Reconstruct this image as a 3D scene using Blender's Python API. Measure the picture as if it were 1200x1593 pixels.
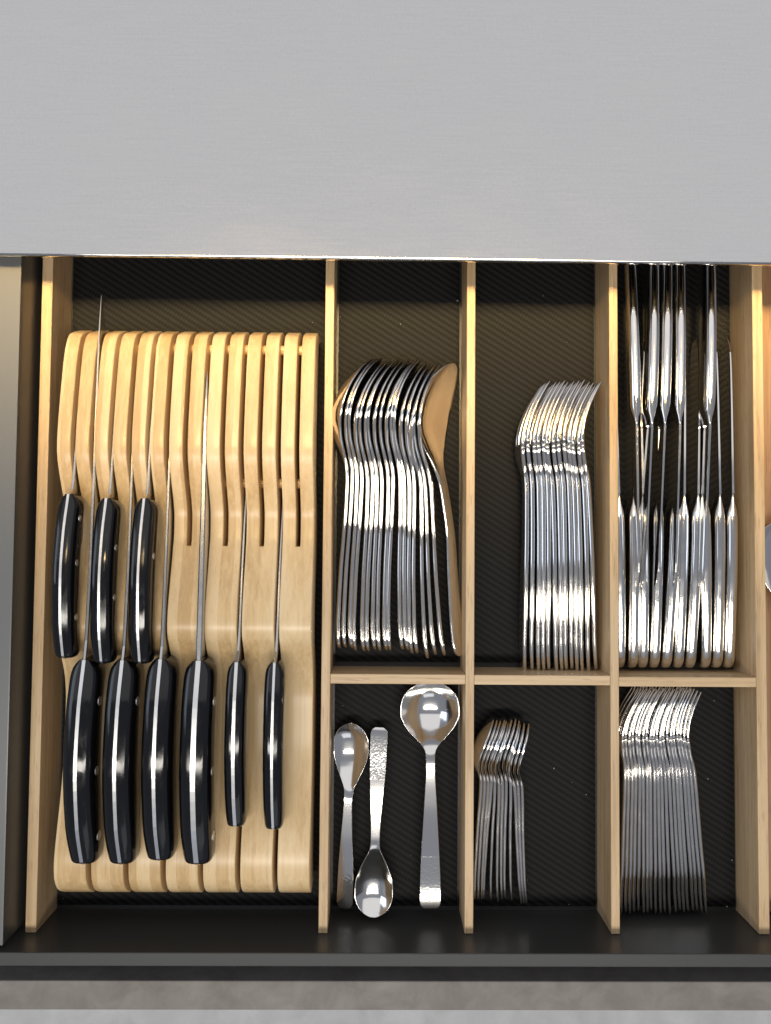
import bpy, math, random
import numpy as np
from mathutils import Matrix, Vector
random.seed(7)
scene = bpy.context.scene
for o in list(bpy.data.objects): bpy.data.objects.remove(o)
MM = 0.001

# ------------------------------------------------------------------ camera
FPX, DCAM = 1195.0, 540.0            # focal length in photo pixels, camera height over the drawer liner in mm
PITCH, YAW, ROLL = 0.0399, -0.0115, 0.0085
def cam_rot(p, y, r):
    cx, sx, cy, sy, cz, sz = math.cos(p), math.sin(p), math.cos(y), math.sin(y), math.cos(r), math.sin(r)
    return (np.array([[cz,-sz,0],[sz,cz,0],[0,0,1]]) @ np.array([[1,0,0],[0,cx,-sx],[0,sx,cx]])
            @ np.array([[cy,0,sy],[0,1,0],[-sy,0,cy]]))
MROT = cam_rot(PITCH, YAW, ROLL)
def at(u, v, z):
    """photo pixel -> world point (mm) on the level z (mm over the liner)"""
    d = MROT @ np.array([(u-600)/FPX, -(v-796.5)/FPX, -1.0])
    t = (z-DCAM)/d[2]
    return np.array([d[0]*t, d[1]*t, z])
cam = bpy.data.cameras.new('camera')
cam.sensor_fit = 'VERTICAL'; cam.sensor_height = 24; cam.lens = FPX/1593*24
cam.clip_start = 0.02; cam.clip_end = 20
camo = bpy.data.objects.new('camera', cam); scene.collection.objects.link(camo)
m4 = Matrix.Identity(4)
for i in range(3):
    for j in range(3): m4[i][j] = MROT[i][j]
m4.translation = (0, 0, DCAM*MM)
camo.matrix_world = m4
scene.camera = camo

# ------------------------------------------------------------------ world and lamps
w = bpy.data.worlds.new('World'); scene.world = w; w.use_nodes = True
bg = w.node_tree.nodes['Background']
bg.inputs['Color'].default_value = (0.80, 0.86, 1.0, 1); bg.inputs['Strength'].default_value = 0.27
def area(name, loc, aim, sx, sy, power, col, spread=180):
    l = bpy.data.lights.new(name, 'AREA'); l.shape = 'RECTANGLE'; l.size = sx; l.size_y = sy
    l.energy = power; l.color = col; l.spread = math.radians(spread)
    o = bpy.data.objects.new(name, l); scene.collection.objects.link(o)
    o.location = loc
    d = Vector(aim)-Vector(loc)
    o.rotation_euler = d.to_track_quat('-Z', 'Y').to_euler()
    return o
# warm LED lamp over the worktop: its beam ends a little way into the drawer
area('under_cabinet_strip', (0.0, 0.325, 1.20), (0.0, 0.345, 0.0), 2.0, 0.20, 10.5, (1.0, 0.70, 0.31), 32)
# neutral ceiling lamp on the room side, long side along the worktop
area('ceiling_lamp', (0.0, -0.58, 1.75), (0.0, -0.05, 0.0), 1.7, 0.19, 20.0, (1.0, 0.94, 0.84))
# added unseen fill light, so the worktop has something bright to reflect
area('added_worktop_fill', (0.0, 1.25, 1.75), (0.0, 1.0, 0.0), 3.4, 1.9, 11.8, (1.0, 0.968, 0.945))
# bright room and window behind the photographer
area('room_window', (0.3, -2.2, 1.5), (0.0, 0.0, 0.0), 1.6, 0.9, 3.0, (0.95, 0.97, 1.0))
# daylight from a window on the left
area('window_light', (-1.9, 0.3, 1.3), (0.0, 0.1, 0.0), 1.0, 1.1, 8.0, (0.72, 0.83, 1.0))
vs = scene.view_settings
vs.view_transform = 'Standard'; vs.look = 'None'; vs.exposure = 0.0; vs.gamma = 1.0
vs.use_curve_mapping = False
scene.render.engine = 'CYCLES'

# ------------------------------------------------------------------ materials
def mat(name):
    m = bpy.data.materials.new(name); m.use_nodes = True
    nt = m.node_tree; b = nt.nodes['Principled BSDF']
    return m, nt, b
def N(nt, typ, **kw):
    n = nt.nodes.new(typ)
    for k, v in kw.items():
        if k in ('operation', 'data_type', 'blend_type', 'noise_dimensions', 'distribution', 'wave_type'): setattr(n, k, v)
        else: n.inputs[k].default_value = v
    return n
def ramp(nt, fac, stops):
    r = nt.nodes.new('ShaderNodeValToRGB')
    while len(r.color_ramp.elements) < len(stops): r.color_ramp.elements.new(0.5)
    for e, (p, c) in zip(r.color_ramp.elements, stops): e.position = p; e.color = (*c, 1)
    nt.links.new(fac, r.inputs[0]); return r
def math_(nt, op, a, b=None, c=None):
    n = nt.nodes.new('ShaderNodeMath'); n.operation = op
    for i, x in enumerate((a, b, c)):
        if x is None: continue
        if isinstance(x, (int, float)): n.inputs[i].default_value = x
        else: nt.links.new(x, n.inputs[i])
    return n.outputs[0]
def position(nt, scale, rnd=0.0):
    g = nt.nodes.new('ShaderNodeNewGeometry')
    m = nt.nodes.new('ShaderNodeMapping'); m.inputs['Scale'].default_value = scale
    nt.links.new(g.outputs['Position'], m.inputs['Vector'])
    if rnd:
        oi = nt.nodes.new('ShaderNodeObjectInfo')
        mu = math_(nt, 'MULTIPLY', oi.outputs['Random'], rnd)
        nt.links.new(mu, m.inputs['Location'])
    return m.outputs[0]
def wood(name, axis, dark, mid, light, across=330, along=9, rough=0.42, lam=None, bump=0.12, pore=0.75):
    m, nt, b = mat(name)
    sc = [across]*3; sc[axis] = along
    n1 = N(nt, 'ShaderNodeTexNoise', Scale=1.0, Detail=5.0, Roughness=0.62, Distortion=0.25)
    nt.links.new(position(nt, sc, 60.0), n1.inputs['Vector'])
    sc2 = [across*0.16]*3; sc2[axis] = along*0.6
    n2 = N(nt, 'ShaderNodeTexNoise', Scale=1.0, Detail=3.0, Distortion=0.5)
    nt.links.new(position(nt, sc2, 90.0), n2.inputs['Vector'])
    sc3 = [across*3.2]*3; sc3[axis] = along*7
    n3 = N(nt, 'ShaderNodeTexNoise', Scale=1.0, Detail=2.0)
    nt.links.new(position(nt, sc3, 30.0), n3.inputs['Vector'])
    f = math_(nt, 'ADD', math_(nt, 'MULTIPLY', n1.outputs[0], 0.55), math_(nt, 'MULTIPLY', n2.outputs[0], 0.45))
    if lam:
        g = nt.nodes.new('ShaderNodeNewGeometry'); s = nt.nodes.new('ShaderNodeSeparateXYZ')
        nt.links.new(g.outputs['Position'], s.inputs[0])
        wn = nt.nodes.new('ShaderNodeTexWhiteNoise'); wn.noise_dimensions = '1D'
        nt.links.new(math_(nt, 'FLOOR', math_(nt, 'DIVIDE', s.outputs[0], lam)), wn.inputs['W'])
        f = math_(nt, 'ADD', f, math_(nt, 'MULTIPLY', math_(nt, 'SUBTRACT', wn.outputs[0], 0.5), 0.34))
    r = ramp(nt, f, [(0.30, dark), (0.47, mid), (0.68, light)])
    pores = ramp(nt, n3.outputs[0], [(0.28, (0.62, 0.56, 0.50)), (0.42, (1, 1, 1))])
    mx = nt.nodes.new('ShaderNodeMixRGB'); mx.blend_type = 'MULTIPLY'; mx.inputs[0].default_value = pore
    nt.links.new(r.outputs[0], mx.inputs[1]); nt.links.new(pores.outputs[0], mx.inputs[2])
    nt.links.new(mx.outputs[0], b.inputs['Base Color'])
    b.inputs['Roughness'].default_value = rough
    bp = N(nt, 'ShaderNodeBump', Strength=bump, Distance=0.0004)
    nt.links.new(n1.outputs[0], bp.inputs['Height']); nt.links.new(bp.outputs[0], b.inputs['Normal'])
    return m
OAK = [(0.40, 0.255, 0.125), (0.58, 0.405, 0.225), (0.72, 0.535, 0.325)]
M_OAKY = wood('oak_along_y', 1, *OAK)
M_OAKX = wood('oak_along_x', 0, *OAK)
M_TRAY = wood('oak_tray', 1, (0.22, 0.115, 0.055), (0.34, 0.195, 0.095), (0.45, 0.28, 0.145), across=160, along=7)
M_MAPLE = wood('maple', 1, (0.56, 0.37, 0.175), (0.69, 0.49, 0.255), (0.77, 0.58, 0.34), across=420, along=3, rough=0.30, lam=0.0083, bump=0.04, pore=0.22)
def metal(name, col, rough, aniso=0.0, smudge=0.05, scratch=0.0):
    m, nt, b = mat(name)
    b.inputs['Base Color'].default_value = (*col, 1); b.inputs['Metallic'].default_value = 1
    n = N(nt, 'ShaderNodeTexNoise', Scale=120.0, Detail=4.0)
    g = nt.nodes.new('ShaderNodeNewGeometry'); nt.links.new(g.outputs['Position'], n.inputs['Vector'])
    nt.links.new(math_(nt, 'ADD', math_(nt, 'MULTIPLY', n.outputs[0], smudge*2), max(rough-smudge, 0.01)), b.inputs['Roughness'])
    b.inputs['Anisotropic'].default_value = aniso
    if scratch:
        n2 = N(nt, 'ShaderNodeTexNoise', Scale=1.0, Detail=3.0, Roughness=0.7)
        nt.links.new(position(nt, (900, 110, 900)), n2.inputs['Vector'])
        bp = N(nt, 'ShaderNodeBump', Strength=scratch, Distance=0.0002)
        nt.links.new(n2.outputs[0], bp.inputs['Height']); nt.links.new(bp.outputs[0], b.inputs['Normal'])
    return m
M_STEEL = metal('polished_steel', (0.83, 0.81, 0.78), 0.10, smudge=0.075, scratch=0.05)
m, nt, b = mat('engraved_steel'); M_ENGR = m
b.inputs['Base Color'].default_value = (0.83, 0.81, 0.78, 1); b.inputs['Metallic'].default_value = 1; b.inputs['Roughness'].default_value = 0.13
tc = nt.nodes.new('ShaderNodeTexCoord'); sp = nt.nodes.new('ShaderNodeSeparateXYZ'); nt.links.new(tc.outputs['Object'], sp.inputs[0])
vo = N(nt, 'ShaderNodeTexVoronoi', Scale=620.0); nt.links.new(tc.outputs['Object'], vo.inputs['Vector'])
msk = math_(nt, 'MULTIPLY', math_(nt, 'LESS_THAN', sp.outputs[1], 0.034), math_(nt, 'GREATER_THAN', sp.outputs[1], 0.006))
bp = N(nt, 'ShaderNodeBump', Strength=0.16, Distance=0.0003)
nt.links.new(math_(nt, 'MULTIPLY', vo.outputs[0], msk), bp.inputs['Height']); nt.links.new(bp.outputs[0], b.inputs['Normal'])
M_BLADE = metal('blade_steel', (0.55, 0.545, 0.54), 0.24, smudge=0.04)
M_TANG = metal('tang_steel', (0.80, 0.80, 0.80), 0.33, smudge=0.03)
# black glossy handle plastic with faint scratches
m, nt, b = mat('black_handle'); M_BLACK = m
b.inputs['Base Color'].default_value = (0.004, 0.004, 0.005, 1); b.inputs['IOR'].default_value = 1.5; b.inputs['Specular IOR Level'].default_value = 0.5
n = N(nt, 'ShaderNodeTexNoise', Scale=1.0, Detail=6.0, Roughness=0.7); nt.links.new(position(nt, (160, 70, 160)), n.inputs['Vector'])
nt.links.new(ramp(nt, n.outputs[0], [(0.35, (0.05,)*3), (0.72, (0.24,)*3)]).outputs[0], b.inputs['Roughness'])
# dark powder-coated drawer metal
def coat(name, col, rough, spec=0.5):
    m, nt, b = mat(name)
    b.inputs['Base Color'].default_value = (*col, 1); b.inputs['Roughness'].default_value = rough
    b.inputs['Specular IOR Level'].default_value = spec
    n = N(nt, 'ShaderNodeTexNoise', Scale=1800.0, Detail=2.0)
    g = nt.nodes.new('ShaderNodeNewGeometry'); nt.links.new(g.outputs['Position'], n.inputs['Vector'])
    bp = N(nt, 'ShaderNodeBump', Strength=0.10, Distance=0.0002)
    nt.links.new(n.outputs[0], bp.inputs['Height']); nt.links.new(bp.outputs[0], b.inputs['Normal'])
    return m
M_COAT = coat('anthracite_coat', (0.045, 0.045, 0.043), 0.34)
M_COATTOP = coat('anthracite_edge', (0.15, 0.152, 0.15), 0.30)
M_COATFRONT = coat('anthracite_front_edge', (0.055, 0.057, 0.055), 0.32)
M_GAPSHADE = coat('black_recess_shade', (0.012, 0.012, 0.014), 0.6)  # near-black colour stands in for the shade in the gap
# black liner with a diagonal stepped rib
m, nt, b = mat('ribbed_liner'); M_LINER = m
g = nt.nodes.new('ShaderNodeNewGeometry'); s = nt.nodes.new('ShaderNodeSeparateXYZ'); nt.links.new(g.outputs['Position'], s.inputs[0])
STEP, PITCHR = 0.0019, 0.0047
xs = math_(nt, 'MULTIPLY', math_(nt, 'FLOOR', math_(nt, 'DIVIDE', s.outputs[0], STEP)), STEP)
t = math_(nt, 'FRACT', math_(nt, 'DIVIDE', math_(nt, 'ADD', s.outputs[1], math_(nt, 'MULTIPLY', xs, 0.62)), PITCHR))
tri = math_(nt, 'ABSOLUTE', math_(nt, 'SUBTRACT', t, 0.5))
hgt = ramp(nt, tri, [(0.20, (0, 0, 0)), (0.30, (1, 1, 1))])
col = ramp(nt, tri, [(0.19, (0.0025, 0.0025, 0.0026)), (0.29, (0.0115, 0.0115, 0.012))])
fl = N(nt, 'ShaderNodeTexNoise', Scale=420.0, Detail=1.0); nt.links.new(g.outputs['Position'], fl.inputs['Vector'])
dust = ramp(nt, fl.outputs[0], [(0.80, (0, 0, 0)), (0.83, (0.35, 0.34, 0.32))])
mx = nt.nodes.new('ShaderNodeMixRGB'); mx.blend_type = 'ADD'; mx.inputs[0].default_value = 1
nt.links.new(col.outputs[0], mx.inputs[1]); nt.links.new(dust.outputs[0], mx.inputs[2])
nt.links.new(mx.outputs[0], b.inputs['Base Color']); b.inputs['Roughness'].default_value = 0.6; b.inputs['Specular IOR Level'].default_value = 0.16
bp = N(nt, 'ShaderNodeBump', Strength=0.4, Distance=0.0003)
nt.links.new(hgt.outputs[0], bp.inputs['Height']); nt.links.new(bp.outputs[0], b.inputs['Normal'])
# brushed steel worktop
m, nt, b = mat('brushed_steel_top'); M_TOP = m
b.inputs['Metallic'].default_value = 1.0
n1 = N(nt, 'ShaderNodeTexNoise', Scale=1.0, Detail=4.0, Roughness=0.7); nt.links.new(position(nt, (30, 900, 30)), n1.inputs['Vector'])
n2 = N(nt, 'ShaderNodeTexNoise', Scale=1.0, Detail=3.0, Roughness=0.6); nt.links.new(position(nt, (700, 500, 30)), n2.inputs['Vector'])
mixf = math_(nt, 'ADD', math_(nt, 'MULTIPLY', n1.outputs[0], 0.5), math_(nt, 'MULTIPLY', n2.outputs[0], 0.5))
nt.links.new(ramp(nt, mixf, [(0.3, (0.565, 0.565, 0.565)), (0.7, (0.615, 0.615, 0.61))]).outputs[0], b.inputs['Base Color'])
n3 = N(nt, 'ShaderNodeTexNoise', Scale=9.0, Detail=5.0, Roughness=0.6, Distortion=0.5); nt.links.new(position(nt, (1, 1.6, 1)), n3.inputs['Vector'])
rg = math_(nt, 'ADD', math_(nt, 'MULTIPLY', mixf, 0.10), math_(nt, 'MULTIPLY', n3.outputs[0], 0.07))
nt.links.new(rg, b.inputs['Roughness'])
# stone-look panel and floor tile
def stone(name, c1, c2, scale, rough):
    m, nt, b = mat(name)
    n = N(nt, 'ShaderNodeTexNoise', Scale=scale, Detail=8.0, Roughness=0.65, Distortion=0.4)
    g = nt.nodes.new('ShaderNodeNewGeometry'); nt.links.new(g.outputs['Position'], n.inputs['Vector'])
    nt.links.new(ramp(nt, n.outputs[0], [(0.3, c1), (0.7, c2)]).outputs[0], b.inputs['Base Color'])
    b.inputs['Roughness'].default_value = rough
    bp = N(nt, 'ShaderNodeBump', Strength=0.15, Distance=0.0006)
    nt.links.new(n.outputs[0], bp.inputs['Height']); nt.links.new(bp.outputs[0], b.inputs['Normal'])
    return m
M_PANEL = stone('grey_stone_laminate', (0.17, 0.15, 0.135), (0.27, 0.245, 0.225), 45, 0.5)
M_TILE = stone('pale_floor_tile', (0.62, 0.61, 0.59), (0.82, 0.81, 0.79), 12, 0.45)

# ------------------------------------------------------------------ mesh helpers (all lengths in mm)
COL = scene.collection
def mesh(name, V, F, m, smooth=False, autosmooth=None):
    me = bpy.data.meshes.new(name)
    me.from_pydata([tuple(float(c)*MM for c in v) for v in V], [], [tuple(f) for f in F])
    me.materials.append(m)
    if smooth: me.polygons.foreach_set('use_smooth', [True]*len(me.polygons))
    me.update(); me.validate()
    return me
def obj(name, me, parent=None, loc=None):
    o = bpy.data.objects.new(name, me); COL.objects.link(o)
    if parent is not None: o.parent = parent
    if loc is not None: o.location = [c*MM for c in loc]
    return o
def thing(name, label, cat, loc=(0, 0, 0), group=None):
    o = bpy.data.objects.new(name, None); COL.objects.link(o); o.empty_display_size = 0.01
    o.location = [c*MM for c in loc]
    return tag(o, label, cat, group)
def tag(o, label, cat, group=None, kind=None):
    if label: o['label'] = label
    if cat: o['category'] = cat
    if group: o['group'] = group
    if kind: o['kind'] = kind
    return o
def bevel(o, wid, seg=2, ang=35):
    b = o.modifiers.new('bevel', 'BEVEL'); b.width = wid*MM; b.segments = seg
    b.limit_method = 'ANGLE'; b.angle_limit = math.radians(ang); b.harden_normals = False
    return o
def box_data(x0, x1, y0, y1, z0, z1):
    V = [(x0,y0,z0),(x1,y0,z0),(x1,y1,z0),(x0,y1,z0),(x0,y0,z1),(x1,y0,z1),(x1,y1,z1),(x0,y1,z1)]
    F = [(3,2,1,0),(4,5,6,7),(0,1,5,4),(1,2,6,5),(2,3,7,6),(3,0,4,7)]
    return V, F
def box(name, x0, x1, y0, y1, z0, z1, m, parent=None, bev=0.0, org=(0,0,0)):
    V, F = box_data(x0-org[0], x1-org[0], y0-org[1], y1-org[1], z0-org[2], z1-org[2])
    o = obj(name, mesh(name, V, F, m), parent)
    if bev: bevel(o, bev)
    return o
def loft(rings, cap0=True, cap1=True):
    n = len(rings[0]); V = [p for r in rings for p in r]; F = []
    for i in range(len(rings)-1):
        for j in range(n):
            k = (j+1) % n
            F.append((i*n+j, i*n+k, (i+1)*n+k, (i+1)*n+j))
    if cap0: F.append(tuple(range(n-1, -1, -1)))
    if cap1: F.append(tuple((len(rings)-1)*n+j for j in range(n)))
    return V, F
def interp(pts, xs):
    """smooth (monotone cubic) interpolation of columns of pts over first column"""
    P = np.array(pts, float); x = P[:, 0]; out = []
    for c in range(1, P.shape[1]):
        y = P[:, c]; h = np.diff(x); d = np.diff(y)/h
        m = np.zeros(len(x)); m[0] = d[0]; m[-1] = d[-1]
        for i in range(1, len(x)-1):
            m[i] = 0 if d[i-1]*d[i] <= 0 else 2*d[i-1]*d[i]/(d[i-1]+d[i])
        r = []
        for q in xs:
            i = min(max(np.searchsorted(x, q)-1, 0), len(x)-2); t = (q-x[i])/h[i]
            r.append((2*t**3-3*t*t+1)*y[i]+(t**3-2*t*t+t)*h[i]*m[i]+(-2*t**3+3*t*t)*y[i+1]+(t**3-t*t)*h[i]*m[i+1])
        out.append(np.array(r))
    return out
def fix_normals(me):
    import bmesh
    bm = bmesh.new(); bm.from_mesh(me); bmesh.ops.recalc_face_normals(bm, faces=bm.faces); bm.to_mesh(me); bm.free()
    return me
def split_parts(name, V, F, tags, m, names):
    """one smooth surface cut into named part meshes that keep the normals of the whole"""
    full = fix_normals(mesh(name, V, F, m, True)); full.update()
    nrm = [tuple(v.normal) for v in full.vertices]
    faces = [tuple(p.vertices) for p in full.polygons]
    res = []
    for k, nm in enumerate(names):
        idx = [f for f, t in zip(faces, tags) if t == k]
        used = sorted({i for f in idx for i in f}); mp = {i: j for j, i in enumerate(used)}
        me = bpy.data.meshes.new(nm)
        me.from_pydata([full.vertices[i].co[:] for i in used], [], [[mp[i] for i in f] for f in idx])
        me.materials.append(m); me.polygons.foreach_set('use_smooth', [True]*len(me.polygons))
        me.update(); me.normals_split_custom_set_from_vertices([nrm[i] for i in used])
        res.append((nm, me))
    bpy.data.meshes.remove(full)
    return res

# ------------------------------------------------------------------ setting: floor tile, worktop
HD, WZ = 30.5, 54.0                    # divider height, drawer wall height
DX = [-225.1, -35.7, 59.3, 155.1, 252.1]; DT = [7.0, 5.9, 5.7, 5.7, 6.9]
YF, YB = -254.0, 262.0                 # inner face of the drawer front, far end
V, F = box_data(-1500, 1500, -1500, 1500, -850, -830)
tag(obj('floor', mesh('floor', V, F, M_TILE)), 'pale grey mottled floor tile below the drawer', 'floor', kind='structure')

def worktop():
    ZT, Y0 = 71.0, 175.2
    xs = np.concatenate([[-700, -450], np.arange(-330, 100, 4.0), np.arange(100, 420, 20), [700]])
    prof = [(Y0+3.0, ZT-4.6), (Y0+0.4, ZT-4.3), (Y0, ZT-3.6), (Y0, ZT-1.0), (Y0+0.35, ZT-0.3), (Y0+1.1, ZT), (Y0+1.4, ZT), (Y0+2.0, ZT)]
    ys = list(np.arange(Y0+8, 300, 12.0))+list(np.arange(300, 420, 1.5))+list(np.arange(420, 640, 30))
    V = []; rows = []
    def depth(x, y):            # welded-in basin with a softly rolled edge at the far left
        x1, y0, r = -132.0, 327.0, 45.0
        dx = x-(x1-r); dy = (y0+r)-y
        d = (math.hypot(max(dx, 0), max(dy, 0))-r) if (dx > 0 or dy > 0) else -r
        t = min(max((-d)/44.0, 0), 1)
        lip = 0.32*math.exp(-((d-4)/6.0)**2)
        return lip-2.0*t*t*(3-2*t)
    for y, z in prof: rows.append([(x, y, z) for x in xs])
    for y in ys: rows.append([(x, y, ZT+depth(x, y)) for x in xs])
    n = len(xs); V = [p for r in rows for p in r]
    F = [(i*n+j, i*n+j+1, (i+1)*n+j+1, (i+1)*n+j) for i in range(len(rows)-1) for j in range(n-1)]
    b0 = len(V); y1 = rows[-1][0][1]
    V += [(-700, Y0+3, ZT-4.6), (700, Y0+3, ZT-4.6), (700, y1, ZT-4.6), (-700, y1, ZT-4.6)]
    o = obj('worktop', mesh('worktop', V, F, M_TOP, True))
    return tag(o, 'brushed stainless steel worktop with thin folded front edge over the drawer', 'worktop', kind='structure')
worktop()

# ------------------------------------------------------------------ drawer
dr = thing('drawer', 'open anthracite metal drawer holding the wooden cutlery insert', 'drawer', (0, 0, -3))
og = (0, 0, -3)
box('bottom_panel', -228.1, 420, YF, YB, -12, -3, M_COAT, dr, org=og)
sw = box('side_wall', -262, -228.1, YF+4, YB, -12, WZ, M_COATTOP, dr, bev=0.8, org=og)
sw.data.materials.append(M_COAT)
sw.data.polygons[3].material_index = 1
fw = box('front_wall', -300, 420, YF-8.2, YF, -12, WZ, M_COATFRONT, dr, bev=0.7, org=og)
fw.data.materials.append(M_COAT)
fw.data.polygons[4].material_index = 1      # inner face
box('back_wall', -262, 420, YB, YB+8, -12, WZ-10, M_COAT, dr, org=og)
cf = thing('cabinet_front', 'grey stone-look front panel seen from above beyond the drawer edge', 'panel', (0, -310, -400))
box('panel', -500, 500, -320.5, -301, -400, 0, M_PANEL, cf, bev=0.8, org=(0, -310, -400))
box('recess_shade_strip', -500, 500, -301, -262.6, -30, -24, M_GAPSHADE, cf, org=(0, -310, -400))  # dark strip added for the shade between drawer front and panel

# ------------------------------------------------------------------ wooden insert
ins = thing('cutlery_insert', 'light oak divider insert standing in the dark drawer', 'insert', (0, 0, -2.8))
io = (0, 0, -2.8)
for x, t in zip(DX, DT):
    box('divider', x, x+t, YF+0.3, YB-1, -2.8, HD, M_OAKY, ins, bev=0.45, org=io)
for i in (1, 2, 3):
    y0 = [-92.9, -93.0, -93.6][i-1]
    box('cross_divider', DX[i]+DT[i]+0.05, DX[i+1]-0.05, y0, y0+6.4, -2.8, HD-0.15, M_OAKX, ins, bev=0.45, org=io)
tb = box('tray_base', DX[4]+DT[4]+0.3, 400, YF+1, YB-2, -2.8, 1.0, M_TRAY)
tag(tb, 'reddish oak tray base in the compartment at the right edge', 'tray')
def liner(label, x0, x1, y0, y1):
    o = box('liner_mat', x0+1.6, x1-1.6, y0, y1, -2.9, 0, M_LINER)
    tag(o, label, 'liner', 'black ribbed liner mats')
YC0, YC1 = -93.5, -86.0
liner('black ribbed liner mat under the maple knife block', DX[0]+DT[0], DX[1], YF+4, YB-3)
nm = ['tablespoon row', 'dinner fork row', 'dinner knives'], ['three loose serving spoons', 'small teaspoon row', 'dessert fork row']
for i in (1, 2, 3):
    liner('black ribbed liner mat under the %s' % nm[0][i-1], DX[i]+DT[i], DX[i+1], YC1+3, YB-3)
    liner('black ribbed liner mat under the %s' % nm[1][i-1], DX[i]+DT[i], DX[i+1], YF+4, YC0-2)

# ------------------------------------------------------------------ knife block
BX0, BP, BW, SLOT = -201.3, 23.4, 20.3, 2.9       # first block's left side, pitch, block width, slit width
PROFV = [(516,26),(519,38),(523,43.5),(535,47.4),(553,50.1),(575,52),(597,53.5),(630,55.6),(657,57),(688,58),(705,57.7),(718,56.4),(738,53.4),(761,49),(785,44.4),(805,42.2),(830,42.4),(870,46),
         (920,51.5),(955,54.4),(975,55),(990,53.6),(1008,48),(1030,41.5),(1055,36.5),(1090,34),(1150,34.4),(1210,37),(1270,41.5),(1320,45.6),(1345,46.9),(1362,46.5),(1376,44),(1385,39),(1388,30)]
pr = [(at(300, v, z)[1], z) for v, z in PROFV]
pr = sorted(pr, key=lambda p: p[0])                 # front to rear
def resample(pr, n):
    P = np.array(pr); s = np.concatenate([[0], np.cumsum(np.hypot(*np.diff(P, axis=0).T))])
    q = np.linspace(0, s[-1], n); a, b_ = interp(np.column_stack([s, P]), q)
    return list(zip(a, b_))
PR = resample(pr, 90)
YSLIT = at(300, 849, 44)[1]
YFRONT, YREAR = PR[0][0], PR[-1][0]
ZB = 1.0
def block_mesh(x0):
    """outline in plan is cut by the slit; columns of profile points"""
    ys = [p[0] for p in PR]; zs = [p[1] for p in PR]
    k = min(range(len(ys)), key=lambda i: abs(ys[i]-YSLIT)); ys = list(ys); ys[k] = YSLIT
    xa, xb, xc, xd = 0, (BW-SLOT)/2, (BW+SLOT)/2, BW
    V = []; F = []; ix = {}
    def vid(x, i, top):
        key = (x, i, top)
        if key not in ix:
            ix[key] = len(V); V.append((x, ys[i]-YFRONT, (zs[i] if top else zbot(i))-ZB))
        return ix[key]
    def zbot(i):              # underside follows the wave, standing on its lowest stretch
        zz = max(zs[max(0, i-2):i+3]); return min(max(ZB, ZB+(zz-34)*1.22), zs[i]-12)
    n = len(ys)
    for (p, q, lo, hi) in ((xa, xb, 0, n-1), (xb, xc, 0, k), (xc, xd, 0, n-1)):
        for i in range(lo, hi):
            F.append((vid(p,i,1), vid(q,i,1), vid(q,i+1,1), vid(p,i+1,1)))
            F.append((vid(p,i,0), vid(p,i+1,0), vid(q,i+1,0), vid(q,i,0)))
        F.append((vid(p,lo,0), vid(q,lo,0), vid(q,lo,1), vid(p,lo,1)))
        F.append((vid(p,hi,1), vid(q,hi,1), vid(q,hi,0), vid(p,hi,0)))
    for x, lo, flip in ((xa, 0, 0), (xd, 0, 1), (xb, k, 1), (xc, k, 0)):
        for i in range(lo, n-1):
            f = (vid(x,i,0), vid(x,i,1), vid(x,i+1,1), vid(x,i+1,0))
            F.append(f[::-1] if flip else f)
    return mesh('block', V, F, M_MAPLE, True)
kb = thing('knife_block', 'maple in-drawer knife block of seven slitted blocks with wavy top', 'knife block', (BX0, YFRONT, ZB))
bmesh0 = fix_normals(block_mesh(0))
for i in range(7):
    o = obj('block', bmesh0, kb, (i*BP, 0, 0))
    b = bevel(o, 0.75, 3, 50)
def rod(name, x0, x1, y, z, r, m, parent, n=14):
    R = [[(x, y+r*math.cos(2*math.pi*j/n), z+r*math.sin(2*math.pi*j/n)) for j in range(n)] for x in (x0, x1)]
    return obj(name, fix_normals(mesh(name, *loft(R), m, False)), parent)
for yy, zz in ((at(400, 545, 36)[1], 36), (at(400, 752, 33)[1], 33)):
    rod('dowel', 1.0, 6*BP+BW-1, yy-YFRONT, zz-ZB, 3.2, M_MAPLE, kb)

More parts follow.
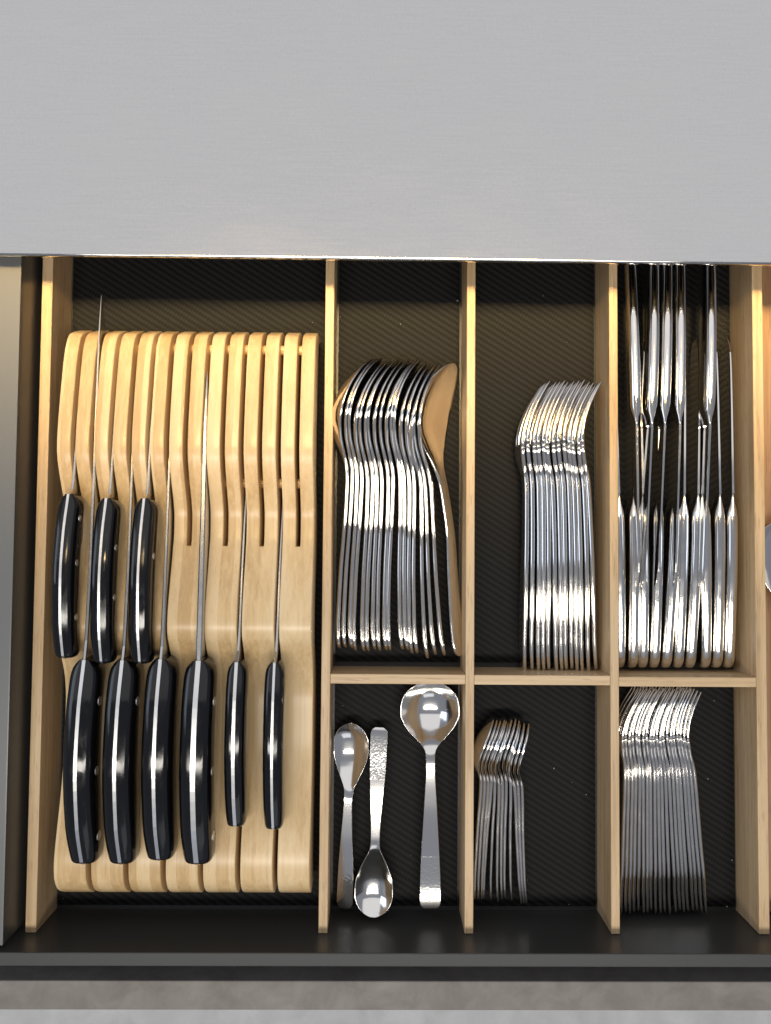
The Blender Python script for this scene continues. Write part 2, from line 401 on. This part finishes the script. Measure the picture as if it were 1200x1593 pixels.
# ------------------------------------------------------------------ kitchen knives in the block
def superhalf(cx, w0, w1, zc, hh, y, side, ex=3.0, n=22, top=None):
    """half superellipse: from inner plane w0 to outer w1 on one side, ring closed along the inner plane"""
    R = []
    for j in range(n+1):
        a = math.pi/2-math.pi*j/n
        x = (abs(math.cos(a))**(2/ex))*(w1-w0)+w0
        z = math.copysign(abs(math.sin(a))**(2/ex), math.sin(a))*hh+zc
        R.append((cx+side*x, y, z))
    return R
def kitchen_knife(name, label, x, vb, ve, W, ztop, blade_len, blade_h, spine, zsp, rivets, group, zdepth, yaw=0.0, ub=None, tw=1.05):
    """x = slot centre (mm), vb/ve = photo rows of bolster and butt, W = half width, ztop = top heights along the handle"""
    yb = at(300, vb, ztop[0])[1]; ye = at(300, ve, ztop[-1])[1]; L = yb-ye
    base = (x, yb, 0)
    k = thing(name, label, 'knife', base, group)
    k.rotation_euler.z = yaw
    S = np.concatenate([np.linspace(0, 0.12, 7), np.linspace(0.17, 0.9, 16), [0.94, 0.965, 0.982, 0.993, 1.0]])
    zt, = interp([(0, ztop[0]), (0.25, ztop[1]), (0.5, ztop[2]), (0.78, ztop[3]), (1.0, ztop[4])], S)
    wf, = interp([(0, 0.40), (0.015, 0.64), (0.045, 0.88), (0.09, 0.975), (0.2, 1), (0.6, 1.0), (0.85, 0.98), (0.93, 0.95), (0.97, 0.9), (0.99, 0.8), (1.0, 0.62)], S)
    hh, = interp([(0, zdepth*0.40), (0.05, zdepth*0.46), (0.2, zdepth*0.48), (0.5, zdepth*0.52), (0.8, zdepth*0.50), (0.96, zdepth*0.48), (1.0, zdepth*0.34)], S)
    top = zt.copy(); top[-1] -= 2.2; top[-2] -= 0.8
    for side in (-1, 1):
        R = [superhalf(0, tw-0.02, W*f, t-h, h, -s*L, side) for s, f, t, h in zip(S, wf, top, hh)]
        V, F = loft(R)
        sc = obj('handle_scale', fix_normals(mesh('handle_scale', V, F, M_BLACK, True)), k)
        e = sc.modifiers.new('edge', 'EDGE_SPLIT'); e.split_angle = math.radians(50)
        for rv in rivets:
            if side != 1: continue
            i = int(np.argmin(abs(S-rv))); zz = top[i]-hh[i]*0.85; xx = W*wf[i]
            n = 12; r = 3.0 if W > 8 else 2.1
            RR = [[(xx-0.8, -rv*L+r*math.cos(2*math.pi*j/n), zz+r*math.sin(2*math.pi*j/n)) for j in range(n)],
                  [(xx+0.1, -rv*L+r*math.cos(2*math.pi*j/n), zz+r*math.sin(2*math.pi*j/n)) for j in range(n)]]
            obj('rivet', fix_normals(mesh('rivet', *loft(RR), M_TANG)), sc)
    # full tang, a hair proud of the scales
    R = []
    for s, t, h in zip(S, top, hh):
        a = 0.22
        R.append([(-tw, -s*L-(a if s == 1 else 0), t+a), (tw, -s*L-(a if s == 1 else 0), t+a), (tw, -s*L, t-2*h-a), (-tw, -s*L, t-2*h-a)])
    obj('tang', fix_normals(mesh('tang', *loft(R), M_TANG)), k)
    # blade: spine up, edge down in the slot
    T = np.concatenate([[0, 0.02, 0.05], np.linspace(0.1, 0.9, 14), [0.95, 0.98, 1.0]])
    zs, = interp([(0, ztop[0]-0.3), (0.06, zsp[0]), (0.5, zsp[1]), (0.85, zsp[2]), (1.0, zsp[3])], T)
    bh, = interp([(0, blade_h*0.55), (0.05, blade_h), (0.55, blade_h*0.93), (0.85, blade_h*0.55), (0.96, blade_h*0.2), (1.0, 0.6)], T)
    th, = interp([(0, tw), (0.05, spine), (0.6, spine*0.8), (0.9, spine*0.5), (1.0, 0.12)], T)
    R = []
    for t, z, h, s in zip(T, zs, bh, th):
        y = t*blade_len+0.05
        R.append([(-s*0.6, y, z), (s*0.6, y, z), (s, y, z-0.5), (0.12, y, z-h), (-0.12, y, z-h), (-s, y, z-0.5)])
    obj('blade', fix_normals(mesh('blade', *loft(R), M_BLADE)), k)
    return k
def gapx(i): return BX0+i*BP+BW+(BP-BW)/2
def slotx(i): return BX0+i*BP+BW/2
G1, G2 = 'knives in the upper row of the block', 'knives in the lower row of the block'
U3 = [63, 69.5, 72.2, 70.5, 65]
kitchen_knife('paring_knife', 'small black-handled knife at the left end of the upper handle row', slotx(0), 770, 1026, 6.9, U3, 62, 17, 0.9, [57, 53, 50, 46], (0.15, 0.42, 0.75), G1, 17, tw=0.75)
kitchen_knife('paring_knife', 'small black-handled knife in the middle of the upper row of three', slotx(1), 776, 1034, 6.9, U3, 66, 18, 0.9, [57, 53, 50, 46], (0.3, 0.6), G1, 17, tw=0.75)
kitchen_knife('paring_knife', 'small black-handled knife at the right end of the upper row of three', slotx(2), 776, 1034, 6.9, U3, 66, 18, 0.9, [57, 53, 50, 46], (0.35,), G1, 17, tw=0.75)
L4 = [62, 69.6, 72.2, 67.6, 57.5]
kitchen_knife('slicing_knife', 'long knife at the left of the lower row, its tip past the block', gapx(0), 1028, 1347, 9.7, L4, 232, 30, 1.2, [59, 53, 50, 47], (0.2, 0.53, 0.86), G2, 22)
kitchen_knife('utility_knife', 'large black-handled knife second from the left in the lower row', gapx(1), 1028, 1347, 9.5, L4, 165, 30, 1.2, [59, 53, 50, 46], (0.2,), G2, 22)
kitchen_knife('utility_knife', 'large black-handled knife third from the left in the lower row', gapx(2), 1026, 1341, 9.5, L4, 150, 30, 1.2, [59, 53.5, 50, 46], (), G2, 22)
kitchen_knife('chef_knife', 'large black-handled knife with wide pale spine and rivets, fourth in the lower row', gapx(3), 1028, 1347, 9.9, L4, 182, 38, 1.9, [61, 57, 54.5, 51], (0.2, 0.53, 0.86), G2, 22, tw=1.5)
L6 = [62, 67.5, 69.2, 65.5, 58]
kitchen_knife('slim_knife', 'slim black-handled knife left of the last one in the lower row', gapx(4), 1030, 1288, 6.5, L6, 125, 20, 0.9, [56, 46, 36, 30], (), G2, 18, tw=1.0)
kitchen_knife('slim_knife', 'slim black-handled knife at the right end of the lower row', gapx(5), 1030, 1292, 6.4, L6, 118, 20, 0.9, [54, 42, 30, 26], (), G2, 18, tw=0.75)

# ------------------------------------------------------------------ cutlery lofts
def strip_ring(y, c, w, d, t, zc, nv=8, flat=False):
    """section of a spoon or fork: across +-w, bowl depth d to -N, thickness t; returns (A, N) points with y"""
    out = []; inn = []
    for j in range(nv+1):
        v = -1+2*j/nv
        v = math.sin(v*math.pi/2)
        dep = d*(1-v*v)
        out.append((w*v, c-dep-t/2)); inn.append((w*v, c-dep+t/2))
    e = min(t*0.22, w*0.3)
    ring = out+[(w+e, c)]+inn[::-1]+[(-w-e, c)]
    return [(a+zc, n, y) for a, n in ring]
def orient(ring, mode):
    if mode == 'edge': return [(n, y, a) for a, n, y in ring]       # width upright, hollow side to +x
    return [(a, y, n) for a, n, y in ring]                          # lying flat, hollow side up
def spoon_parts(stations, ybowl, mode, ny=60, names=('handle', 'bowl'), m=None, nv=8):
    P = np.array(stations); ys = np.linspace(P[0, 0], P[-1, 0], ny)
    L = P[-1, 0]; tail = [L-x for x in (2.0, 1.0, 0.45, 0.12)]; head = [0.12, 0.5, 1.2]
    ys = np.array(sorted(set(list(ys)+tail+head)))
    c, w, d, t, zc = interp(stations, ys)
    R = [orient(strip_ring(y, c[i], max(w[i], 0.05), d[i], t[i], zc[i], nv), mode) for i, y in enumerate(ys)]
    V, F = loft(R)
    n = len(R[0]); tags = []
    for i in range(len(ys)-1):
        tags += [0 if (ys[i]+ys[i+1])/2 < ybowl else 1]*n
    tags += [0, 1]
    return split_parts('spoon', V, F, tags, m or M_STEEL, names)
def fork_parts(stations, yroot, L, tines, wt, curve, mode='edge', m=None):
    """handle and head by loft up to yroot, then separate tines of half width wt following curve(y)"""
    ys = np.array(sorted(set(list(np.linspace(0, yroot, 56))+[0.12, 0.5, 1.2])))
    c, w, d, t, zc = interp(stations, ys)
    R = [orient(strip_ring(y, c[i], w[i], d[i], t[i], zc[i], 6), mode) for i, y in enumerate(ys)]
    V, F = loft(R); me = fix_normals(mesh('handle', V, F, m or M_STEEL, True))
    res = [('handle', me)]
    yt = np.concatenate([np.linspace(yroot-1.5, L-1.2, 12), [L-0.6, L-0.15, L]])
    c, w, d, t, zc = interp(stations, yt)
    for k in range(tines):
        off = (k/(tines-1)*2-1)
        R = []
        for i, y in enumerate(yt):
            r = max(0.0, (y-(L-8))/8); ww = wt*(1-0.75*r*r)
            cc = c[i]-d[i]*(1-off*off)
            R.append(orient(strip_ring(y, cc, ww, 0, t[i]*(1-0.4*r), zc[i]+off*(w[i]-wt), 4), mode))
        V, F = loft(R); res.append(('tine', fix_normals(mesh('tine', V, F, m or M_STEEL, True))))
    return res
def place(root, parts):
    for nm, me in parts: obj(nm, me, root)
ORD = ['first','second','third','fourth','fifth','sixth','seventh','eighth','ninth','tenth','eleventh','twelfth','thirteenth','fourteenth','fifteenth','sixteenth','seventeenth','eighteenth','nineteenth','twentieth']
def row_of(parts, name, cat, label, group, ends, necks, e_loc, n_loc, lean=0.0, zjit=0.3):
    """ends/necks: photo pixels (u, v) of the upper edge at handle end and neck; e_loc, n_loc: the same points in the piece (x, y, z)"""
    n = len(ends)
    for i, (e, q) in enumerate(zip(ends, necks)):
        E = at(e[0], e[1], e_loc[2]); Q = at(q[0], q[1], n_loc[2])
        a = math.atan2(Q[1]-E[1], Q[0]-E[0])-math.atan2(n_loc[1]-e_loc[1], n_loc[0]-e_loc[0])
        le = lean(i) if callable(lean) else lean
        Rm = Matrix.Rotation(a, 3, 'Z') @ Matrix.Rotation(le, 3, 'Y')
        off = Rm @ Vector(e_loc)
        E = E+np.array([0, random.uniform(-1.3, 1.3), 0]); le += math.radians(random.uniform(-2.2, 2.2))
        place_lab = ('%s %s' % (label[0] % (ORD[i]+' from the left' if i < n-1 else 'last at the right'), label[1]))
        r = thing(name, place_lab, cat, (E[0]-off.x, E[1]-off.y, 0.1+(0.4+abs(le)*2 if le else 0)), group)
        r.rotation_euler = Rm.to_euler()
        place(r, parts)

# tablespoons on edge -------------------------------------------------------
# stations: y, c, half width, bowl depth, thickness, height of the axis
TS = [(0, 1.5, 3.4, 0, 1.8, 8.6), (1.5, 1.0, 5.2, 0, 2.2, 8.9), (6, 0.2, 6.5, 0, 2.6, 9.2), (20, -0.6, 6.6, 0, 2.8, 9.6), (50, -0.4, 5.6, 0, 2.7, 10.9), (78, 0.5, 4.8, 0, 2.5, 12.1), (98, 1.1, 4.4, 0, 2.4, 15.6), (113, 1.2, 4.2, 0, 2.4, 18.7),
      (121, 0.7, 4.3, 0.1, 2.4, 20.2), (128, -0.7, 5.4, 0.7, 2.3, 20.8), (135, -2.5, 8.4, 2.2, 2.1, 20.8), (142, -4.0, 12.4, 4.1, 1.8, 20.8), (152, -4.6, 17.6, 6.6, 1.4, 20.8), (163, -3.2, 20.4, 7.8, 1.15, 20.8), (175, 0.6, 20.0, 7.2, 1.05, 20.8), (186, 6.2, 16.4, 5.2, 1.05, 20.6), (193, 10.8, 11.2, 2.8, 1.05, 20.4), (196.6, 13.6, 6.2, 1.0, 1.05, 20.3), (198, 14.8, 1.2, 0.1, 1.0, 20.3)]
tsp = spoon_parts(TS, 130, 'edge', 66)
ue = [527,536,546,552,565,572,582,590,600,606,625,633,640,648,664,676,690]
un = [529,536.4,544.4,551.2,560,568,574.6,581,591.6,598.8,607.4,614.2,622,629,637,643,650]
ve = [1001,1002,1002,1003,1004,1004,1004,1004,1006,1006,1007,1007,1008,1009,1016,1013,1014]
vn = [653]*10+[654, 655, 655, 656, 659, 658, 660]
row_of(tsp, 'tablespoon', 'spoon', ('polished tablespoon on edge, %s', 'of the nested spoon row'), 'tablespoons nested on edge',
       list(zip(ue, ve)), list(zip(un, vn)), (0.5, 3, 14.5), (-4.7, 150, 38), lean=lambda i: math.radians([0,2,-1,3,0,1,-2,2,0,3,1,-1,2,4,3,0,2][i]))
# the last one leans over and shows its hollow
E = at(711, 1019, 10)
r = thing('tablespoon', 'polished tablespoon leaning at the right end of the row with its hollow showing', 'spoon', (E[0]+6.6, E[1], 2.0), 'tablespoons nested on edge')
r.rotation_euler = (0, math.radians(-36), math.radians(3.4)); place(r, tsp)

# dinner forks on edge ------------------------------------------------------
FS = [(0, 0.9, 3.0, 0, 1.6, 6.2), (1.5, 0.6, 4.8, 0, 2.0, 6.3), (6, 0, 6.0, 0, 2.4, 6.6), (20, -0.8, 7.0, 0, 2.7, 7.6), (40, -1.2, 7.2, 0, 2.9, 9.8), (65, -1.6, 6.8, 0, 2.9, 12.4), (90, -1.8, 5.6, 0, 2.9, 14.2), (125, -2.4, 4.2, 0, 3.0, 15.6),
      (133, -3.0, 4.4, 0, 2.9, 15.3), (142, -5.0, 7.2, 0.4, 2.6, 14.0), (149, -6.4, 11.2, 0.8, 2.4, 13.2), (158, -7.0, 12.4, 1.0, 2.2, 12.9), (168, -5.6, 12.6, 0.9, 2.0, 12.9), (180, -1.6, 12.6, 0.6, 1.8, 12.9), (190, 3.4, 12.6, 0.3, 1.6, 12.9), (197, 7.6, 12.6, 0.2, 1.4, 12.9)]
fkp = fork_parts(FS, 155, 197, 4, 1.7, None)
ue = [815.8,827,837,845,853,865,873,880,889,897,905,915,926]
un = [819,828,837,844.6,852,859.6,868,876,884,892,899,907.6,914.8]
row_of(fkp, 'dinner_fork', 'fork', ('polished dinner fork on edge, %s', 'of the large fork row'), 'dinner forks nested on edge',
       [(u, 1037) for u in ue], [(u, 742) for u in un], (0, 3, 11.5), (-2.6, 129, 19.8), lean=lambda i: math.radians([1,0,2,0,1,-1,1,0,2,1,0,1,0][i]))

# teaspoons on edge ---------------------------------------------------------
SS = [(0, 0.8, 2.5, 0, 1.0, 6.0), (1.2, 0.6, 4.4, 0, 1.2, 6.1), (5, 0.2, 5.4, 0, 1.4, 6.2), (18, -0.3, 5.0, 0, 1.6, 6.6), (45, -0.2, 3.7, 0, 1.8, 7.7), (70, 0.4, 2.8, 0, 2.0, 9.0), (80, 0.2, 2.8, 0.1, 2.0, 9.8), (86, -1.4, 4.2, 0.9, 1.8, 10.6),
      (92, -3.0, 7.2, 2.2, 1.5, 11.4), (99, -2.7, 10.6, 3.9, 1.3, 12.2), (106, -0.8, 12.2, 4.5, 1.2, 12.6), (113, 1.6, 11.4, 3.9, 1.2, 12.6), (119, 4.0, 8.2, 2.3, 1.2, 12.4), (122.5, 5.6, 4.4, 0.7, 1.2, 12.3), (123.6, 6.2, 0.9, 0.1, 1.1, 12.2)]
SS = [(y, c, w_, d, t*(1.08 if y < 84 else 1.0), z) for y, c, w_, d, t, z in SS]
ssp = spoon_parts(SS, 84, 'edge', 50)
ue = [739,744.5,750,753,764,774.5,781,786,796,811,815,819]
un = [749,754.5,760,765,770.5,776.6,782,788,794.7,800.5,806,812]
row_of(ssp, 'teaspoon', 'spoon', ('small teaspoon on edge, %s', 'of the short teaspoon row'), 'teaspoons nested on edge',
       [(u, 1398+(3 if i > 8 else 0)) for i, u in enumerate(ue)], [(u, 1214) for u in un], (0.4, 2, 11), (0.3, 78, 12.4), lean=lambda i: math.radians([0,1,0,2,0,1,-1,0,1,0,2,3][i]))

# dessert forks on edge -----------------------------------------------------
DS = [(y*0.775, c*0.80, w*0.80, d, t*0.74, z*0.80) for y, c, w, d, t, z in FS]
DZ = {65: 9.0, 90: 10.8, 125: 13.4, 133: 13.4, 142: 12.4, 149: 11.2, 158: 10.6, 168: 10.8, 180: 11.2, 190: 11.6, 197: 11.9}
DS = [(r_[0], r_[1], r_[2], r_[3], r_[4], DZ.get(f_[0], r_[5])) for r_, f_ in zip(DS, FS)]
dfp = fork_parts(DS, 122, 197*0.775, 4, 1.35, None)
ue = [965.6,972.7,979,985.4,992.5,1000.7,1006.7,1012.3,1019.4,1027,1033.6,1041.4,1050.6,1057,1063.3,1069.7,1077.5,1083.9,1091,1098]
un = [971.5+5.55*i for i in range(20)]
row_of(dfp, 'dessert_fork', 'fork', ('slim dessert fork on edge, %s', 'of the twenty dessert forks'), 'dessert forks nested on edge',
       [(u, 1416) for u in ue], [(u, 1187) for u in un], (0, 2, 9.2), (-2.1, 100, 15.8), lean=lambda i: math.radians([1,0,1,0,1,-1,1,0,2,1,0,1,0,1,2,0,1,0,1,2][i]))

# dinner knives on edge -----------------------------------------------------
def knife_mesh():
    n = 16; R = []
    H = [(0, 1.6, 3.6), (0.6, 2.6, 5.0), (2, 3.3, 6.0), (6, 3.7, 7.0), (25, 3.85, 7.8), (60, 3.9, 7.8), (90, 3.9, 7.4), (104, 3.8, 7.2), (109, 3.2, 6.8), (113, 2.0, 6.6), (117, 1.25, 6.4), (120, 1.05, 6.4)]
    ys = np.array([0, .3, .6, 1.2, 2, 3.5, 6, 12, 20, 32, 45, 60, 75, 90, 98, 104, 107, 109, 111, 113, 115, 117, 120])
    hx, hz = interp(H, ys)
    zcs, = interp([(0, 5.4), (6, 7.1), (16, 7.7), (40, 9.7), (70, 12.0), (95, 13.0), (120, 13.0)], ys)
    for y, a, b_, zc_ in zip(ys, hx, hz, zcs):
        ring = []
        for j in range(n):
            q = 2*math.pi*j/n; cx, sz = math.cos(q), math.sin(q)
            ring.append((math.copysign(abs(cx)**0.58, cx)*a, y, math.copysign(abs(sz)**0.58, sz)*b_+zc_))
        R.append(ring)
    hm = fix_normals(mesh('handle', *loft(R), M_STEEL, True))
    B = [(119.5, 1.03, 19.3, 5.2), (124, 0.98, 19.2, 1.6), (150, 0.85, 18.9, 0.2), (190, 0.7, 18.2, 0.0), (215, 0.55, 17.2, 1.4), (224, 0.45, 15.4, 5.0), (228, 0.3, 12.6, 9.6)]
    ys = np.concatenate([np.linspace(119.5, 224, 18), [226, 227.3, 228]])
    th, zt, zb = interp(B, ys)
    R = [[(-t*0.75, y, a), (t*0.75, y, a), (t, y, a-0.5), (0.1, y, b_), (-0.1, y, b_), (-t, y, a-0.5)] for y, t, a, b_ in zip(ys, th, zt, zb)]
    bm_ = fix_normals(mesh('blade', *loft(R), M_STEEL))
    return [('handle', hm), ('blade', bm_)]
knp = knife_mesh()
ends = [966,985,1002,1019,1037,1057,1075,1099,1117,1135]
mids = [963.5,986,1002,1025,1051,1066,1086,1097,1120,1140]     # at the neck
def lay_knife(label, e, q, group, ze=16, flip=False, z0=0.1, roll=0.0, tilt=0.0):
    E = at(e[0], e[1], 12+z0); Q = at(q[0], q[1], 19+z0)
    a = math.atan2(Q[1]-E[1], Q[0]-E[0])-math.pi/2
    r = thing('dinner_knife', label, 'knife', (E[0], E[1], z0), group)
    r.rotation_euler = (Matrix.Rotation(a, 3, 'Z') @ Matrix.Rotation(tilt, 3, 'X') @ Matrix.Rotation(roll, 3, 'Y')).to_euler()
    place(r, knp)
for i, (e, q) in enumerate(zip(ends, mids)):
    lay_knife('dinner knife with its handle to the front, %s of the ten' % (ORD[i]+' from the left' if i < 9 else 'last at the right'),
              (e, 1040), (q, 775), 'dinner knives with handles to the front', roll=math.radians([0, 2, -1, 1, 2, -1, 1, 1, 1, 1][i]))
tops = [(983.5, 996), (1017.5, 1014), (1040.5, 1038), (1060.5, 1062.5), (1105.5, 1105.5)]
for i, (e, q) in enumerate(tops):
    lay_knife('dinner knife turned with its handle under the worktop, %s of the five' % (ORD[i]+' from the left' if i < 4 else 'last at the right'),
              (e, 392), (q, 668), 'dinner knives turned handle to the back', z0=13, tilt=math.radians(-1.0), roll=math.radians([4, -3, 2, 3, -2][i]))

# loose serving spoons ------------------------------------------------------
LS = [(0, 12.6, 4.0, 0, 1.2, 0), (1.2, 12.5, 5.8, 0, 1.6, 0), (4, 12.3, 7.0, 0, 1.9, 0), (15, 11.5, 6.8, 0, 2.0, 0), (30, 12.0, 6.2, 0, 2.1, 0), (70, 15.5, 4.0, 0, 2.4, 0), (96, 16.2, 2.7, 0, 2.8, 0), (104, 15.2, 3.0, 0.1, 2.7, 0), (109, 13.8, 5.6, 1.2, 2.2, 0),
      (114, 13.0, 10.6, 4.4, 1.7, 0), (121, 12.8, 16.6, 8.6, 1.4, 0), (130, 12.8, 20.0, 11.2, 1.3, 0), (138, 12.9, 19.2, 10.6, 1.3, 0), (145, 13.0, 15.2, 7.2, 1.3, 0), (149, 13.1, 9.6, 3.2, 1.3, 0), (151, 13.2, 4.2, 0.8, 1.2, 0), (151.6, 13.2, 0.8, 0, 1.1, 0)]
def loose(name, label, st, yb, e, ze, q, zq, roll=0.0, pitch=0.0, z0=0.5, nv=14):
    parts = spoon_parts(st, yb, 'flat', 64, nv=nv, m=M_ENGR if name != 'large_spoon' else None)
    E = at(e[0], e[1], ze); Q = at(q[0], q[1], zq)
    a = math.atan2(Q[1]-E[1], Q[0]-E[0])-math.pi/2
    r = thing(name, label, 'spoon', (E[0], E[1], z0))
    r.rotation_euler = (Matrix.Rotation(a, 3, 'Z') @ Matrix.Rotation(pitch, 3, 'X') @ Matrix.Rotation(roll, 3, 'Y')).to_euler()
    place(r, parts)
loose('sauce_ladle', 'round-bowled serving spoon lying hollow up beside two loose spoons', LS, 107, (669, 1408), 9, (669, 1106), 12)
GS = [(0, 7, 2.4, 0, 1.2, 0), (1.2, 7.2, 4.2, 0, 1.5, 0), (4, 7.6, 5.4, 0, 1.8, 0), (25, 9.2, 5.0, 0, 2.2, 0), (50, 11.0, 3.6, 0, 2.6, 0), (74, 11.2, 2.6, 0, 2.8, 0), (80, 10.4, 3.0, 0.2, 2.6, 0), (86, 9.4, 5.4, 1.4, 2.1, 0),
      (94, 9.0, 9.0, 3.8, 1.6, 0), (104, 9.2, 11.8, 5.8, 1.4, 0), (112, 9.8, 12.0, 5.8, 1.3, 0), (119, 10.4, 9.6, 3.6, 1.3, 0), (123, 10.9, 5.6, 1.2, 1.3, 0), (124.6, 11.1, 2.2, 0.2, 1.2, 0), (125, 11.1, 0.6, 0, 1.1, 0)]
loose('serving_spoon', 'loose spoon with its bowl to the back, nearest the left divider', GS, 83, (540, 1412), 8, (550, 1178), 11, roll=math.radians(-11), z0=1.6)
loose('serving_spoon', 'loose spoon turned with its bowl to the front, engraved handle to the back', [(y, c+ (0), w*(1.06), d, t, z) for y, c, w, d, t, z in GS], 83, (592, 1133), 14, (584, 1380), 16, roll=math.radians(5), z0=4.0)
# spoon cut by the right edge of the picture
BS = [(y*1.35, c*1.2, w*1.7, d*1.5, t, 0) for y, c, w, d, t, z in GS]
loose('large_spoon', 'large spoon lying on the reddish tray, cut by the picture edge', BS, 110, (1236, 1190), 9, (1224, 893), 14, z0=1.6)

# crumbs on the liner -------------------------------------------------------
M_CRUMB = stone('bread_crumb', (0.45, 0.38, 0.28), (0.70, 0.64, 0.52), 900, 0.8)
def crumb(label, u, v, r, group=None):
    p = at(u, v, 0); V = []; rr = random.Random(int(u*7+v))
    rings = []
    for zz, f in ((0.0, 0.6), (0.5, 1.0), (1.1, 0.75), (1.5, 0.25)):
        rings.append([(r*f*rr.uniform(0.7, 1.25)*math.cos(k*math.pi/3.5), r*f*rr.uniform(0.7, 1.25)*math.sin(k*math.pi/3.5), r*zz) for k in range(7)])
    o = obj('crumb', fix_normals(mesh('crumb', *loft(rings), M_CRUMB, True)), None, (p[0], p[1], 0.02))
    tag(o, label, 'crumb', group)
crumb('pale crumb on the liner above the tablespoon bowls', 712, 468, 0.55)
crumb('pale crumb on the liner right of the teaspoon bowls', 862, 1195, 0.45)
crumb('small crumb on the liner near the divider right of the teaspoons', 912, 1236, 0.4)
crumb('small crumb on the liner in the front corner right of the dessert forks', 1131, 1410, 0.5)
